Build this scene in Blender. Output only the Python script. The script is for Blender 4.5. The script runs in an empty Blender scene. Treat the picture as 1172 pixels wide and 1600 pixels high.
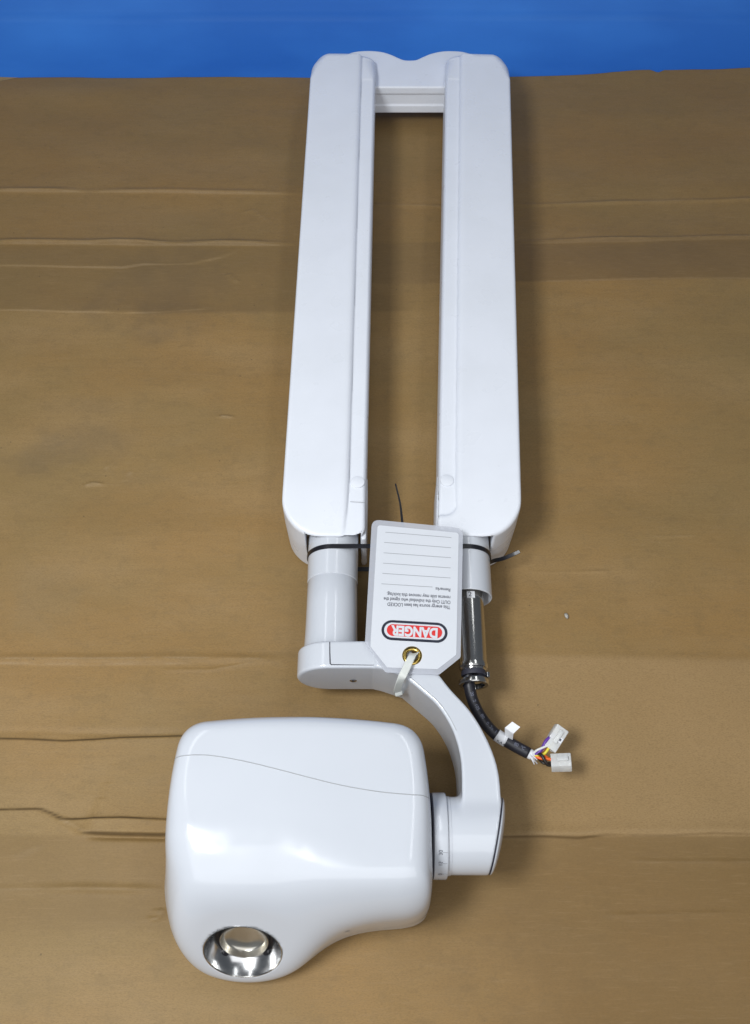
import bpy, bmesh, math, random
import numpy as np
from mathutils import Vector, Matrix

random.seed(4)
rng = np.random.default_rng(4)
S = bpy.context.scene
COL = S.collection

# ------------------------------------------------------------------ camera
TH = math.radians(60.5); CAM_H = 1.1; FPX = 1500.0
cam_d = bpy.data.cameras.new('camera')
cam_d.sensor_fit = 'VERTICAL'; cam_d.sensor_height = 36.0
cam_d.lens = 36.0 * FPX / 1600.0
cam_d.clip_start = 0.02; cam_d.clip_end = 50
cam = bpy.data.objects.new('camera', cam_d); COL.objects.link(cam)
cam.location = (0, 0, CAM_H); cam.rotation_euler = (math.pi/2 - TH, 0, 0)
S.camera = cam

# ------------------------------------------------------------------ world, lamps, exposure
w = bpy.data.worlds.new('World'); S.world = w; w.use_nodes = True
bg = w.node_tree.nodes['Background']
bg.inputs[0].default_value = (0.80, 0.88, 1.0, 1); bg.inputs[1].default_value = 0.12

def area_lamp(name, loc, target, sx, sy, power, col, tilt=None):
    d = bpy.data.lights.new(name, 'AREA'); d.shape = 'RECTANGLE'
    d.size = sx; d.size_y = sy; d.energy = power; d.color = col
    o = bpy.data.objects.new(name, d); COL.objects.link(o); o.location = loc
    o.rotation_euler = (Vector(target or (0, 0, 0)) - Vector(loc)).to_track_quat('-Z', 'Y').to_euler()
    if tilt is not None: o.rotation_euler = (0, math.radians(tilt), 0)      # long side along the table
    return o
area_lamp('ceiling_lamp', (-0.62, 0.02, 1.62), None, 0.34, 0.48, 21.5, (0.95, 0.98, 1.0), tilt=-21)
area_lamp('ceiling_tube', (0.62, 1.15, 2.0), None, 0.20, 1.7, 4.6, (0.95, 0.98, 1.0), tilt=16)
area_lamp('ceiling_tube', (-0.90, 1.25, 2.0), None, 0.24, 1.3, 3.2, (0.95, 0.98, 1.0), tilt=-14)
area_lamp('front_fill', (-0.1, -1.20, 2.25), (0.0, 0.30, 0.1), 3.7, 2.4, 41, (0.97, 0.98, 1.0))  # added soft fill, no window here; brightens the front-facing sides

vs = S.view_settings
S.display_settings.display_device = 'sRGB'
vs.view_transform = 'Standard'; vs.look = 'None'; vs.exposure = 0.0; vs.gamma = 1.0
vs.use_curve_mapping = False
S.cycles.max_bounces = 8

# ------------------------------------------------------------------ helpers
cT, sT = math.cos(TH), math.sin(TH)
def at(px, py, z):
    """the point of the place seen at a spot of the photograph, at height z"""
    a = (px - 586) / FPX; b = (py - 800) / FPX
    t = (z - CAM_H) / (-sT - b * cT)
    return Vector((a * t, (cT - b * sT) * t, z))

def tag(o, label=None, cat=None, group=None, kind=None):
    if label: o['label'] = label
    if cat: o['category'] = cat
    if group: o['group'] = group
    if kind: o['kind'] = kind
    return o

def empty(name, loc=(0, 0, 0)):
    o = bpy.data.objects.new(name, None); COL.objects.link(o); o.location = loc
    o.empty_display_size = 0.02
    return o

def link(name, me, material, parent=None, smooth=True):
    if material: me.materials.append(material)
    if smooth:
        me.polygons.foreach_set('use_smooth', [True] * len(me.polygons))
    o = bpy.data.objects.new(name, me); COL.objects.link(o)
    if parent:
        o.parent = parent
        root = parent
        off = Vector((0, 0, 0))
        while root is not None:
            off += root.location; root = root.parent
        o.location = -off          # meshes are written in world metres
    return o

def mesh_from(name, verts, faces):
    me = bpy.data.meshes.new(name)
    me.from_pydata([tuple(v) for v in verts], [], faces); me.update()
    return me

def bm_obj(name, bm, material, parent=None, smooth=False, angle=None):
    me = bpy.data.meshes.new(name); bm.normal_update(); bm.to_mesh(me); bm.free()
    o = link(name, me, material, parent, smooth)
    if angle is not None:
        me.polygons.foreach_set('use_smooth', [True] * len(me.polygons))
        me.set_sharp_from_angle(angle=math.radians(angle))
    return o

# --- node materials
def principled(name, base, rough=0.5, metal=0.0, spec=0.5, coat=0.0, noise=None, bump=None,
               trans=0.0, rough_var=None, alpha=1.0, dust=None):
    m = bpy.data.materials.new(name); m.use_nodes = True
    nt = m.node_tree; b = nt.nodes['Principled BSDF']
    b.inputs['Base Color'].default_value = (*base, 1)
    b.inputs['Roughness'].default_value = rough
    b.inputs['Metallic'].default_value = metal
    b.inputs['Specular IOR Level'].default_value = spec
    b.inputs['Coat Weight'].default_value = coat
    b.inputs['Coat Roughness'].default_value = 0.06
    b.inputs['Transmission Weight'].default_value = trans
    b.inputs['Alpha'].default_value = alpha
    tc = nt.nodes.new('ShaderNodeTexCoord')
    def ntex(scale, detail=4, sc=(1, 1, 1)):
        mp = nt.nodes.new('ShaderNodeMapping'); mp.inputs['Scale'].default_value = sc
        nt.links.new(tc.outputs['Object'], mp.inputs[0])
        n = nt.nodes.new('ShaderNodeTexNoise'); n.inputs['Scale'].default_value = scale
        n.inputs['Detail'].default_value = detail
        nt.links.new(mp.outputs[0], n.inputs['Vector']); return n
    if noise:      # (scale, second colour, stretch)
        n = ntex(noise[0], 5, noise[2] if len(noise) > 2 else (1, 1, 1))
        mx = nt.nodes.new('ShaderNodeMix'); mx.data_type = 'RGBA'
        rp = nt.nodes.new('ShaderNodeValToRGB')
        rp.color_ramp.elements[0].position = 0.38; rp.color_ramp.elements[1].position = 0.68
        nt.links.new(n.outputs[0], rp.inputs[0]); nt.links.new(rp.outputs[0], mx.inputs[0])
        mx.inputs[6].default_value = (*base, 1); mx.inputs[7].default_value = (*noise[1], 1)
        nt.links.new(mx.outputs[2], b.inputs['Base Color'])
    if dust:       # sparse specks: (scale, radius, colour, amount)
        vo = nt.nodes.new('ShaderNodeTexVoronoi'); vo.inputs['Scale'].default_value = dust[0]
        nt.links.new(tc.outputs['Object'], vo.inputs['Vector'])
        mr = nt.nodes.new('ShaderNodeMapRange'); mr.inputs[1].default_value = dust[1]*0.6; mr.inputs[2].default_value = dust[1]
        mr.inputs[3].default_value = dust[3]; mr.inputs[4].default_value = 0
        nt.links.new(vo.outputs['Distance'], mr.inputs[0])
        mx2 = nt.nodes.new('ShaderNodeMix'); mx2.data_type = 'RGBA'; nt.links.new(mr.outputs[0], mx2.inputs[0])
        if noise: nt.links.new(mx.outputs[2], mx2.inputs[6])
        else: mx2.inputs[6].default_value = (*base, 1)
        mx2.inputs[7].default_value = (*dust[2], 1); nt.links.new(mx2.outputs[2], b.inputs['Base Color'])
    if rough_var:  # (scale, lo, hi, stretch)
        n = ntex(rough_var[0], 4, rough_var[3] if len(rough_var) > 3 else (1, 1, 1))
        mr = nt.nodes.new('ShaderNodeMapRange')
        mr.inputs[1].default_value = 0.35; mr.inputs[2].default_value = 0.7
        mr.inputs[3].default_value = rough_var[1]; mr.inputs[4].default_value = rough_var[2]
        nt.links.new(n.outputs[0], mr.inputs[0]); nt.links.new(mr.outputs[0], b.inputs['Roughness'])
    if bump:       # (scale, strength, distance)
        n = ntex(bump[0], 3)
        bp = nt.nodes.new('ShaderNodeBump'); bp.inputs['Strength'].default_value = bump[1]
        bp.inputs['Distance'].default_value = bump[2]
        nt.links.new(n.outputs[0], bp.inputs['Height']); nt.links.new(bp.outputs[0], b.inputs['Normal'])
    return m

M_ARM   = principled('satin_white_plastic', (0.785, 0.81, 0.865), 0.34, spec=0.4, noise=(14, (0.755, 0.78, 0.83)), rough_var=(30, 0.26, 0.44), bump=(900, 0.03, 0.0003), dust=(32, 0.02, (0.42, 0.40, 0.38), 0.5))
M_GLOSS = principled('gloss_white_plastic', (0.605, 0.63, 0.675), 0.16, spec=0.5, coat=0.2, noise=(9, (0.59, 0.615, 0.66)), rough_var=(25, 0.10, 0.24), bump=(500, 0.015, 0.0003), dust=(26, 0.016, (0.40, 0.38, 0.36), 0.45))
M_DARK  = principled('seam_shadow_rubber', (0.03, 0.03, 0.045), 0.6)
M_FAINT = principled('faint_gap', (0.66, 0.675, 0.71), 0.5)
M_SEAM  = principled('seam_grey', (0.36, 0.37, 0.38), 0.6)
M_CHROME = principled('chrome', (0.62, 0.62, 0.62), 0.20, metal=1.0, rough_var=(40, 0.14, 0.26))
M_STEEL = principled('machined_steel', (0.68, 0.67, 0.65), 0.2, metal=1.0, noise=(60, (0.52, 0.51, 0.49), (1, 0.12, 1)), rough_var=(90, 0.14, 0.30, (1, 0.15, 1)))
M_WINDOW = principled('window_metal', (0.58, 0.56, 0.51), 0.25, metal=0.9, noise=(35, (0.46, 0.43, 0.37), (1, 0.05, 0.05)))
M_BLACK = principled('black_plastic', (0.010, 0.010, 0.014), 0.35)
M_CABLE = principled('black_cable_jacket', (0.014, 0.014, 0.020), 0.42, noise=(40, (0.022, 0.022, 0.03)), bump=(300, 0.1, 0.0004))
M_PRINT_GREY = principled('grey_cable_print', (0.17, 0.18, 0.24), 0.6)
M_CARDST = principled('tag_card', (0.665, 0.685, 0.725), 0.35, spec=0.4, noise=(20, (0.65, 0.67, 0.71)))
M_LAM   = principled('tag_laminate', (0.62, 0.64, 0.70), 0.22, spec=0.5, alpha=0.55)
M_INK   = principled('dark_ink', (0.015, 0.018, 0.035), 0.4)
M_TXT   = principled('text_ink', (0.10, 0.105, 0.13), 0.4)
M_LINE  = principled('line_ink', (0.33, 0.34, 0.36), 0.4)
M_RED   = principled('red_ink', (0.68, 0.035, 0.03), 0.38)
M_BRASS = principled('brass', (0.62, 0.44, 0.12), 0.18, metal=1.0, noise=(300, (0.45, 0.30, 0.08)))
M_NYLON = principled('natural_nylon', (0.80, 0.82, 0.77), 0.32, trans=0.08, noise=(50, (0.70, 0.72, 0.68)))
M_CONN  = principled('clear_connector_nylon', (0.93, 0.94, 0.93), 0.22, trans=0.38, noise=(80, (0.88, 0.89, 0.88)))
M_LABEL = principled('white_label_paper', (0.78, 0.79, 0.82), 0.5, noise=(60, (0.74, 0.75, 0.78)))
WIRE = {k: principled(k + '_wire', c, 0.4) for k, c in dict(
    white=(0.72, 0.72, 0.70), purple=(0.12, 0.035, 0.32), yellow=(0.72, 0.60, 0.03),
    black=(0.018, 0.014, 0.012), orange=(0.80, 0.13, 0.015), brown=(0.17, 0.05, 0.02)).items()}

# --- implicit surfaces -> meshes (naive surface nets, then projected on the surface)
def surface(name, f, lo, hi, h, material, parent):
    lo = np.array(lo, float); hi = np.array(hi, float)
    n = np.ceil((hi - lo) / h).astype(int) + 1
    ax = [(lo[i] + h * np.arange(n[i])).astype(np.float32) for i in range(3)]
    V = np.empty(tuple(n), np.float32)
    Xg = ax[0][:, None, None]; Yg = ax[1][None, :, None]; Zg = ax[2][None, None, :]
    V[...] = f(Xg, Yg, Zg)
    ins = V < 0
    cnt = np.zeros(tuple(n - 1), np.int8)
    for a in (0, 1):
        for b in (0, 1):
            for c in (0, 1):
                cnt += ins[a:n[0]-1+a, b:n[1]-1+b, c:n[2]-1+c]
    act = (cnt > 0) & (cnt < 8)
    idx = -np.ones(act.shape, np.int64); cells = np.argwhere(act)
    idx[act] = np.arange(len(cells))
    acc = np.zeros((len(cells), 3)); k = np.zeros(len(cells))
    corners = [(a, b, c) for a in (0, 1) for b in (0, 1) for c in (0, 1)]
    for p in corners:
        for d in range(3):
            if p[d] == 0:
                q = list(p); q[d] = 1
                v0 = V[cells[:, 0]+p[0], cells[:, 1]+p[1], cells[:, 2]+p[2]]
                v1 = V[cells[:, 0]+q[0], cells[:, 1]+q[1], cells[:, 2]+q[2]]
                m = (v0 < 0) != (v1 < 0)
                t = np.where(m, v0 / np.where(v0 == v1, 1, v0 - v1), 0)
                pt = np.tile(np.array(p, float), (len(cells), 1)); pt[:, d] += t
                acc += pt * m[:, None]; k += m
    P = lo + (cells + acc / k[:, None]) * h
    e = h * 0.15
    for it in range(4):
        v = f(P[:, 0], P[:, 1], P[:, 2])
        g = np.stack([(f(*(P + e*np.eye(3)[i]).T) - f(*(P - e*np.eye(3)[i]).T)) / (2*e) for i in range(3)], 1)
        st = (v / np.maximum((g*g).sum(1), 0.05))[:, None] * g
        L = np.linalg.norm(st, axis=1, keepdims=True)
        P -= st * np.minimum(1, 0.6*h / np.maximum(L, 1e-12))
    quads = []
    for d in range(3):
        s0 = [slice(None)]*3; s1 = [slice(None)]*3
        s0[d] = slice(0, n[d]-1); s1[d] = slice(1, n[d])
        a, b = ins[tuple(s0)], ins[tuple(s1)]
        ch = np.argwhere(a != b)
        u, w_ = (d+1) % 3, (d+2) % 3
        ok = (ch[:, u] > 0) & (ch[:, w_] > 0) & (ch[:, u] < n[u]-1) & (ch[:, w_] < n[w_]-1)
        ch = ch[ok]; fl = a[ch[:, 0], ch[:, 1], ch[:, 2]]
        def cell(du, dw):
            c = ch.copy(); c[:, u] -= du; c[:, w_] -= dw
            return idx[c[:, 0], c[:, 1], c[:, 2]]
        q = np.stack([cell(1, 1), cell(0, 1), cell(0, 0), cell(1, 0)], 1)
        q[~fl] = q[~fl][:, ::-1]
        quads.append(q)
    Q = np.concatenate(quads)
    me = bpy.data.meshes.new(name)
    me.vertices.add(len(P)); me.vertices.foreach_set('co', P.astype(np.float32).ravel())
    me.loops.add(len(Q)*4); me.loops.foreach_set('vertex_index', Q.astype(np.int32).ravel())
    me.polygons.add(len(Q)); me.polygons.foreach_set('loop_start', np.arange(0, len(Q)*4, 4, dtype=np.int32))
    me.polygons.foreach_set('loop_total', np.full(len(Q), 4, np.int32))
    me.update(calc_edges=True); me.validate()
    return link(name, me, material, parent)

def smax(a, b, k):
    h = np.maximum(k - np.abs(a - b), 0) / k
    return np.maximum(a, b) + h*h*k*0.25
def smin(a, b, k): return -smax(-a, -b, k)
def poly_sdf(pts):
    pts = np.array(pts, float)
    def f(x, y):
        d = None; s = None
        N = len(pts)
        for i in range(N):
            a = pts[i]; b = pts[i-1]
            ex, ey = b - a
            wx, wy = x - a[0], y - a[1]
            t = np.clip((wx*ex + wy*ey) / (ex*ex + ey*ey), 0, 1)
            dd = (wx - ex*t)**2 + (wy - ey*t)**2
            d = dd if d is None else np.minimum(d, dd)
            c1 = (y >= a[1]); c2 = (y < b[1]); c3 = (ex*wy > ey*wx)
            flip = (c1 & c2 & c3) | (~c1 & ~c2 & ~c3)
            sg = np.where(flip, -1.0, 1.0)
            s = sg if s is None else s*sg
        return s*np.sqrt(d)
    return f
def extrude(d2, z, z0, z1, r):
    """2-D distance d2 extruded between z0 and z1 with edges rounded by r"""
    a = d2 + r; b = np.abs(z - (z0+z1)/2) - (z1-z0)/2 + r
    return np.minimum(np.maximum(a, b), 0) + np.sqrt(np.maximum(a, 0)**2 + np.maximum(b, 0)**2) - r
def spline(pts, n):
    """Catmull-Rom through points"""
    P = [np.array(p, float) for p in pts]; P = [2*P[0]-P[1]] + P + [2*P[-1]-P[-2]]
    out = []
    for i in range(1, len(P)-2):
        for t in np.linspace(0, 1, n, endpoint=False):
            out.append(0.5*((2*P[i]) + (P[i+1]-P[i-1])*t + (2*P[i-1]-5*P[i]+4*P[i+1]-P[i+2])*t*t + (3*P[i]-P[i-1]-3*P[i+1]+P[i+2])*t**3))
    out.append(P[-2]); return out

# --- swept and turned meshes
def frame(d, up=Vector((0, 0, 1))):
    d = Vector(d).normalized()
    x = up.cross(d)
    if x.length < 1e-4: x = Vector((1, 0, 0)).cross(d)
    x.normalize(); return x, d.cross(x).normalized(), d
def lathe(name, org, axis, prof, material, parent, seg=72, angle=35):
    x, y, d = frame(axis); org = Vector(org); V = []; Fc = []
    for r, t in prof:
        for i in range(seg):
            a = 2*math.pi*i/seg
            V.append(org + d*t + x*(r*math.cos(a)) + y*(r*math.sin(a)))
    for j in range(len(prof)-1):
        for i in range(seg):
            k = (i+1) % seg
            Fc.append((j*seg+i, j*seg+k, (j+1)*seg+k, (j+1)*seg+i))
    me = mesh_from(name, V, Fc)
    bm = bmesh.new(); bm.from_mesh(me); bmesh.ops.remove_doubles(bm, verts=bm.verts, dist=1e-6)
    bmesh.ops.recalc_face_normals(bm, faces=bm.faces)
    bpy.data.meshes.remove(me)
    return bm_obj(name, bm, material, parent, angle=angle)
def tube(name, path, rad, material, parent, seg=10, closed=False):
    path = [Vector(p) for p in path]; N = len(path); V = []; Fc = []
    up = None
    for i, p in enumerate(path):
        a = path[i-1] if (i > 0 or closed) else p
        b = path[(i+1) % N] if (i < N-1 or closed) else p
        d = (b - a).normalized()
        if up is None:
            x, up, _ = frame(d)
        x = up.cross(d).normalized(); up = d.cross(x).normalized()
        r = rad[i] if hasattr(rad, '__len__') else rad
        for k in range(seg):
            t = 2*math.pi*k/seg
            V.append(p + x*(r*math.cos(t)) + up*(r*math.sin(t)))
    for i in range(N if closed else N-1):
        j = (i+1) % N
        for k in range(seg):
            l = (k+1) % seg
            Fc.append((i*seg+k, i*seg+l, j*seg+l, j*seg+k))
    if not closed:
        Fc.append(tuple(range(seg))[::-1]); Fc.append(tuple((N-1)*seg+k for k in range(seg)))
    return link(name, mesh_from(name, V, Fc), material, parent)
def ribbon(name, path, side, wid, th, material, parent, closed=False):
    """strap of width wid (along the vectors side) and thickness th swept along a path"""
    path = [Vector(p) for p in path]; N = len(path); V = []; Fc = []
    for i, p in enumerate(path):
        a = path[i-1] if (i > 0 or closed) else p
        b = path[(i+1) % N] if (i < N-1 or closed) else p
        d = (b - a).normalized()
        s = Vector(side[i] if isinstance(side, list) else side); s = (s - d*s.dot(d)).normalized()
        n = d.cross(s).normalized()
        wd = wid[i] if hasattr(wid, '__len__') else wid
        e = th*0.3
        for su, nu in ((-1, -.5+.3), (-1, .5-.3), (-1+2*e/wd, .5), (1-2*e/wd, .5), (1, .5-.3), (1, -.5+.3), (1-2*e/wd, -.5), (-1+2*e/wd, -.5)):
            V.append(p + s*(su*wd/2) + n*(nu*th))
    for i in range(N if closed else N-1):
        j = (i+1) % N
        for k in range(8):
            l = (k+1) % 8
            Fc.append((i*8+k, i*8+l, j*8+l, j*8+k))
    if not closed:
        Fc.append(tuple(range(8))[::-1]); Fc.append(tuple((N-1)*8+k for k in range(8)))
    me = mesh_from(name, V, Fc)
    bm = bmesh.new(); bm.from_mesh(me); bmesh.ops.recalc_face_normals(bm, faces=bm.faces); bpy.data.meshes.remove(me)
    return bm_obj(name, bm, material, parent, angle=40)
def box_bm(bm, size, mat, bevel=0.0):
    r = bmesh.ops.create_cube(bm, size=1.0, matrix=mat @ Matrix.Diagonal((*size, 1)))
    if bevel:
        es = list({e for v in r['verts'] for e in v.link_edges})
        bmesh.ops.bevel(bm, geom=es, offset=bevel, segments=2, affect='EDGES', profile=0.5)
def basis(org, x, y):
    x = Vector(x).normalized(); z = x.cross(Vector(y)).normalized(); y = z.cross(x)
    m = Matrix((x, y, z)).transposed().to_4x4(); m.translation = Vector(org); return m
def text_mesh(name, body, size, mat, material, parent, offset=0.0, align='LEFT', valign='BOTTOM_BASELINE', sx=1.0, spacing=1.0, width=None):
    c = bpy.data.curves.new(name, 'FONT'); c.body = body; c.size = size
    c.align_x = align; c.align_y = valign; c.offset = offset; c.space_character = spacing
    o = bpy.data.objects.new(name, c); COL.objects.link(o)
    dg = bpy.context.evaluated_depsgraph_get()
    me = bpy.data.meshes.new_from_object(o.evaluated_get(dg))
    bpy.data.objects.remove(o); bpy.data.curves.remove(c)
    if width:
        xs = [v.co.x for v in me.vertices]; sx = width / max(1e-6, max(xs) - min(xs))
    me.transform(mat @ Matrix.Diagonal((sx, 1, 1, 1)))
    me.materials.clear(); me.name = name
    return link(name, me, material, parent, smooth=False)

# ================================================================== SETTING
# ---- brown cardboard sheet, with its folds pressed into the mesh
def px_line(pts): return [at(x, y, 0) for x, y in pts]
FOLDS = [  # (photo polyline, amplitude m, half width m, kind)   ridge: bump; step: near side lower; dent
    ([(-60, 297), (250, 298), (480, 301)], 0.0012, 0.006, 'ridge'),
    ([(-60, 299), (250, 300), (480, 303)], 0.0012, 0.004, 'step'),
    ([(-60, 376), (240, 377), (470, 378)], 0.0020, 0.006, 'ridge'),
    ([(-60, 379), (240, 380), (470, 381)], 0.0018, 0.003, 'step'),
    ([(-60, 413), (90, 416), (190, 417), (225, 411), (300, 410), (345, 400), (390, 382)], 0.0012, 0.003, 'step'),
    ([(-60, 484), (60, 484), (185, 488)], 0.0010, 0.003, 'step'),
    ([(185, 488), (330, 480)], 0.0008, 0.003, 'step'),
    ([(800, 318), (960, 314), (1230, 309)], 0.0012, 0.005, 'ridge'),
    ([(800, 376), (960, 372), (1230, 368)], 0.0018, 0.005, 'ridge'),
    ([(800, 379), (960, 375), (1230, 371)], 0.0010, 0.003, 'step'),
    ([(800, 439), (960, 436), (1230, 432)], 0.0010, 0.003, 'step'),
    ([(470, 318), (800, 322)], 0.0010, 0.005, 'ridge'),
    ([(800, 892), (880, 893), (960, 891)], 0.0009, 0.003, 'ridge'),
    ([(1015, 838), (1090, 837)], 0.0007, 0.003, 'ridge'),
    ([(800, 1019), (920, 1022), (1050, 1026), (1230, 1031)], 0.0018, 0.008, 'bank'),
    ([(-60, 1029), (130, 1028), (300, 1027), (460, 1030)], 0.0016, 0.007, 'ridge'),
    ([(-60, 1036), (130, 1036), (300, 1036)], 0.0014, 0.005, 'step'),
    ([(250, 1046), (330, 1046), (400, 1034)], 0.0007, 0.003, 'ridge'),
    ([(-60, 1153), (45, 1154), (100, 1157), (150, 1155), (190, 1152), (290, 1150), (370, 1149)], 0.0035, 0.005, 'step_up'),
    ([(-60, 1141), (45, 1142), (150, 1145), (290, 1146)], 0.0012, 0.006, 'dent'),
    ([(-60, 1266), (30, 1264), (62, 1263), (80, 1270), (98, 1280), (140, 1279), (190, 1278), (255, 1281), (330, 1283)], 0.0036, 0.004, 'step_up'),
    ([(62, 1262), (92, 1278)], 0.0016, 0.004, 'dent'),
    ([(118, 1292), (132, 1302), (190, 1304), (262, 1305), (330, 1306)], 0.0032, 0.004, 'step'),
    ([(132, 1307), (190, 1308), (262, 1309), (330, 1310)], 0.0022, 0.004, 'dent'),
    ([(92, 1278), (118, 1292), (135, 1306)], 0.0018, 0.005, 'ridge'),
    ([(70, 1318), (45, 1331), (25, 1341), (-60, 1345)], 0.0022, 0.004, 'step_left'),
    ([(-60, 1390), (130, 1388), (260, 1390)], 0.0014, 0.006, 'ridge'),
    ([(232, 1438), (246, 1434), (250, 1418)], 0.0022, 0.004, 'ridge'),
    ([(690, 1308), (770, 1308), (850, 1307), (905, 1310), (945, 1304), (1050, 1305), (1115, 1302), (1230, 1305)], 0.0030, 0.004, 'step'),
    ([(770, 1300), (905, 1303), (945, 1297), (1230, 1298)], 0.0014, 0.010, 'ridge'),
    ([(975, 1345), (1060, 1347), (1230, 1346)], 0.0012, 0.004, 'ridge'),
    ([(940, 1431), (1060, 1429), (1150, 1426)], 0.0010, 0.004, 'ridge'),
    ([(342, 650), (352, 649), (362, 651)], 0.0020, 0.003, 'ridge'),
    ([(132, 757), (144, 752), (158, 754)], 0.0024, 0.003, 'ridge'),
    ([(160, 740), (166, 728), (176, 721)], 0.0010, 0.003, 'ridge'),
    ([(194, 750), (205, 732)], 0.0010, 0.003, 'ridge'),
    ([(355, 425), (372, 440)], 0.0012, 0.003, 'ridge'),
    ([(380, 330), (395, 325), (420, 345)], 0.0010, 0.003, 'ridge'),
]
def value_noise(x, y, sc, seed):
    r = np.random.default_rng(seed); G = r.standard_normal((64, 64))
    u, v = x*sc, y*sc; i = np.floor(u).astype(int); j = np.floor(v).astype(int)
    fu, fv = u-i, v-j; fu = fu*fu*(3-2*fu); fv = fv*fv*(3-2*fv)
    g = lambda a, b: G[a % 64, b % 64]
    return (g(i, j)*(1-fu)*(1-fv) + g(i+1, j)*fu*(1-fv) + g(i, j+1)*(1-fu)*fv + g(i+1, j+1)*fu*fv)
def board_height(X, Y):
    Zh = 0.0013*value_noise(X, Y, 6, 1) + 0.0011*value_noise(X*0.22, Y, 17, 5) + 0.0007*value_noise(X, Y, 15, 6) + 0.00022*value_noise(X*0.45, Y, 40, 2) + 0.00003*value_noise(X*0.6, Y, 150, 3)
    WEAR = np.zeros_like(X); CRACK = np.zeros_like(X)
    for pts, amp, wd, kind in FOLDS:
        P = px_line(pts)
        for a, b in zip(P[:-1], P[1:]):
            if not kind.startswith('step') and kind != 'bank':
                continue
        # distance to the polyline and the signed offset (near side negative)
        D = None; Sg = None; T = None; Lt = sum((b-a).length for a, b in zip(P[:-1], P[1:])); acc = 0
        for a, b in zip(P[:-1], P[1:]):
            ex, ey = b.x-a.x, b.y-a.y; L2 = ex*ex+ey*ey
            t = np.clip(((X-a.x)*ex + (Y-a.y)*ey)/L2, 0, 1)
            qx, qy = X-a.x-ex*t, Y-a.y-ey*t
            d = np.hypot(qx, qy); sg = np.sign(ex*qy - ey*qx)
            if ex < 0: sg = -sg
            pos = (acc + t*math.sqrt(L2))/Lt; acc += math.sqrt(L2)
            if D is None: D, Sg, T = d, sg, pos
            else:
                m = d < D; D = np.where(m, d, D); Sg = np.where(m, sg, Sg); T = np.where(m, pos, T)
        fade = np.clip(T/0.14, 0, 1)*np.clip((1-T)/0.14, 0, 1)
        wob = np.clip(1 + 0.5*value_noise(X, Y*0.3, 13, 11), 0.15, 2)
        A = amp*wob*np.where((T <= 0) | (T >= 1), fade, np.maximum(fade, 0.0))
        s = D*Sg
        wd = wd*0.75
        if kind in ('ridge', 'step'): WEAR += fade*min(1, amp/0.0016)*np.exp(-(D/0.0011)**2)
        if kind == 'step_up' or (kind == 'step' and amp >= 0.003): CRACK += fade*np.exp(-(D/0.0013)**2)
        if kind == 'ridge': Zh = Zh + A*np.exp(-(D/wd)**2)
        elif kind == 'dent': Zh = Zh - A*np.exp(-(D/wd)**2)
        elif kind in ('step', 'step_left'):   # far side lifted, falling back further away
            Zh = Zh + A*(1/(1+np.exp(-np.clip(s/(wd*0.16), -40, 40))))*np.exp(-np.maximum(s, 0)/0.035)
        elif kind == 'step_up':               # near side lifted
            Zh = Zh + A*(1/(1+np.exp(np.clip(s/(wd*0.16), -40, 40))))*np.exp(-np.maximum(-s, 0)/0.035)
        elif kind == 'bank':                  # a gentle rise towards the near side
            Zh = Zh + A*(1/(1+np.exp(np.clip(s/(wd*0.5), -40, 40))))*np.exp(-np.maximum(-s, 0)/0.08)
    return Zh - 0.0015, np.clip(WEAR, 0, 1), np.clip(CRACK, 0, 1)

def cardboard():
    nx, ny = 320, 1500
    xs = np.linspace(-0.86, 0.86, nx)
    # rows closer together near the camera side
    ts = np.linspace(0, 1, ny)
    X = np.repeat(xs[None, :], ny, 0)
    ye = 1.508 + 0.026*np.clip(xs - 0.2, 0, None)/0.47 + 0.0006*np.sin(xs*31)
    nx0 = at(1027, 112, 0).x
    ye = ye - 0.008*np.clip(1 - np.abs(xs - nx0)/0.012, 0, 1)        # torn nick in the far edge
    ye = ye - 0.010*np.clip(1 - (xs + 0.665)/0.03, 0, 1)*(xs < -0.6)
    Y = -0.22 + (ye[None, :] + 0.22)*ts[:, None]
    Z, WR, CK = board_height(X, Y)
    Z[-1, :] = np.minimum(Z[-1, :], 0.0005)
    V = np.stack([X, Y, Z], -1).reshape(-1, 3)
    I = np.arange(nx*ny).reshape(ny, nx)
    Q = np.stack([I[:-1, :-1], I[:-1, 1:], I[1:, 1:], I[1:, :-1]], -1).reshape(-1, 4)
    # underside rim
    ring = np.concatenate([I[0, :], I[1:, -1], I[-1, -2::-1], I[-2:0:-1, 0]])
    low = V[ring].copy(); low[:, 2] = -0.006
    base = len(V); V = np.concatenate([V, low]); R = len(ring)
    k = np.arange(R); k2 = (k+1) % R
    Q2 = np.stack([ring[k], base+k, base+k2, ring[k2]], -1)
    faces = np.concatenate([Q, Q2])
    me = bpy.data.meshes.new('cardboard')
    me.vertices.add(len(V)); me.vertices.foreach_set('co', V.astype(np.float32).ravel())
    me.loops.add(len(faces)*4); me.loops.foreach_set('vertex_index', faces.astype(np.int32).ravel())
    me.polygons.add(len(faces)); me.polygons.foreach_set('loop_start', np.arange(0, len(faces)*4, 4, dtype=np.int32))
    me.polygons.foreach_set('loop_total', np.full(len(faces), 4, np.int32))
    me.update(calc_edges=True)
    ca = me.color_attributes.new('wear', 'FLOAT_COLOR', 'POINT')
    cc = np.zeros((len(V), 4), np.float32); cc[:nx*ny, 0] = WR.ravel(); cc[:nx*ny, 1] = CK.ravel(); cc[:, 3] = 1
    ca.data.foreach_set('color', cc.ravel())
    return link('cardboard', me, cardboard_material())

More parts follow.
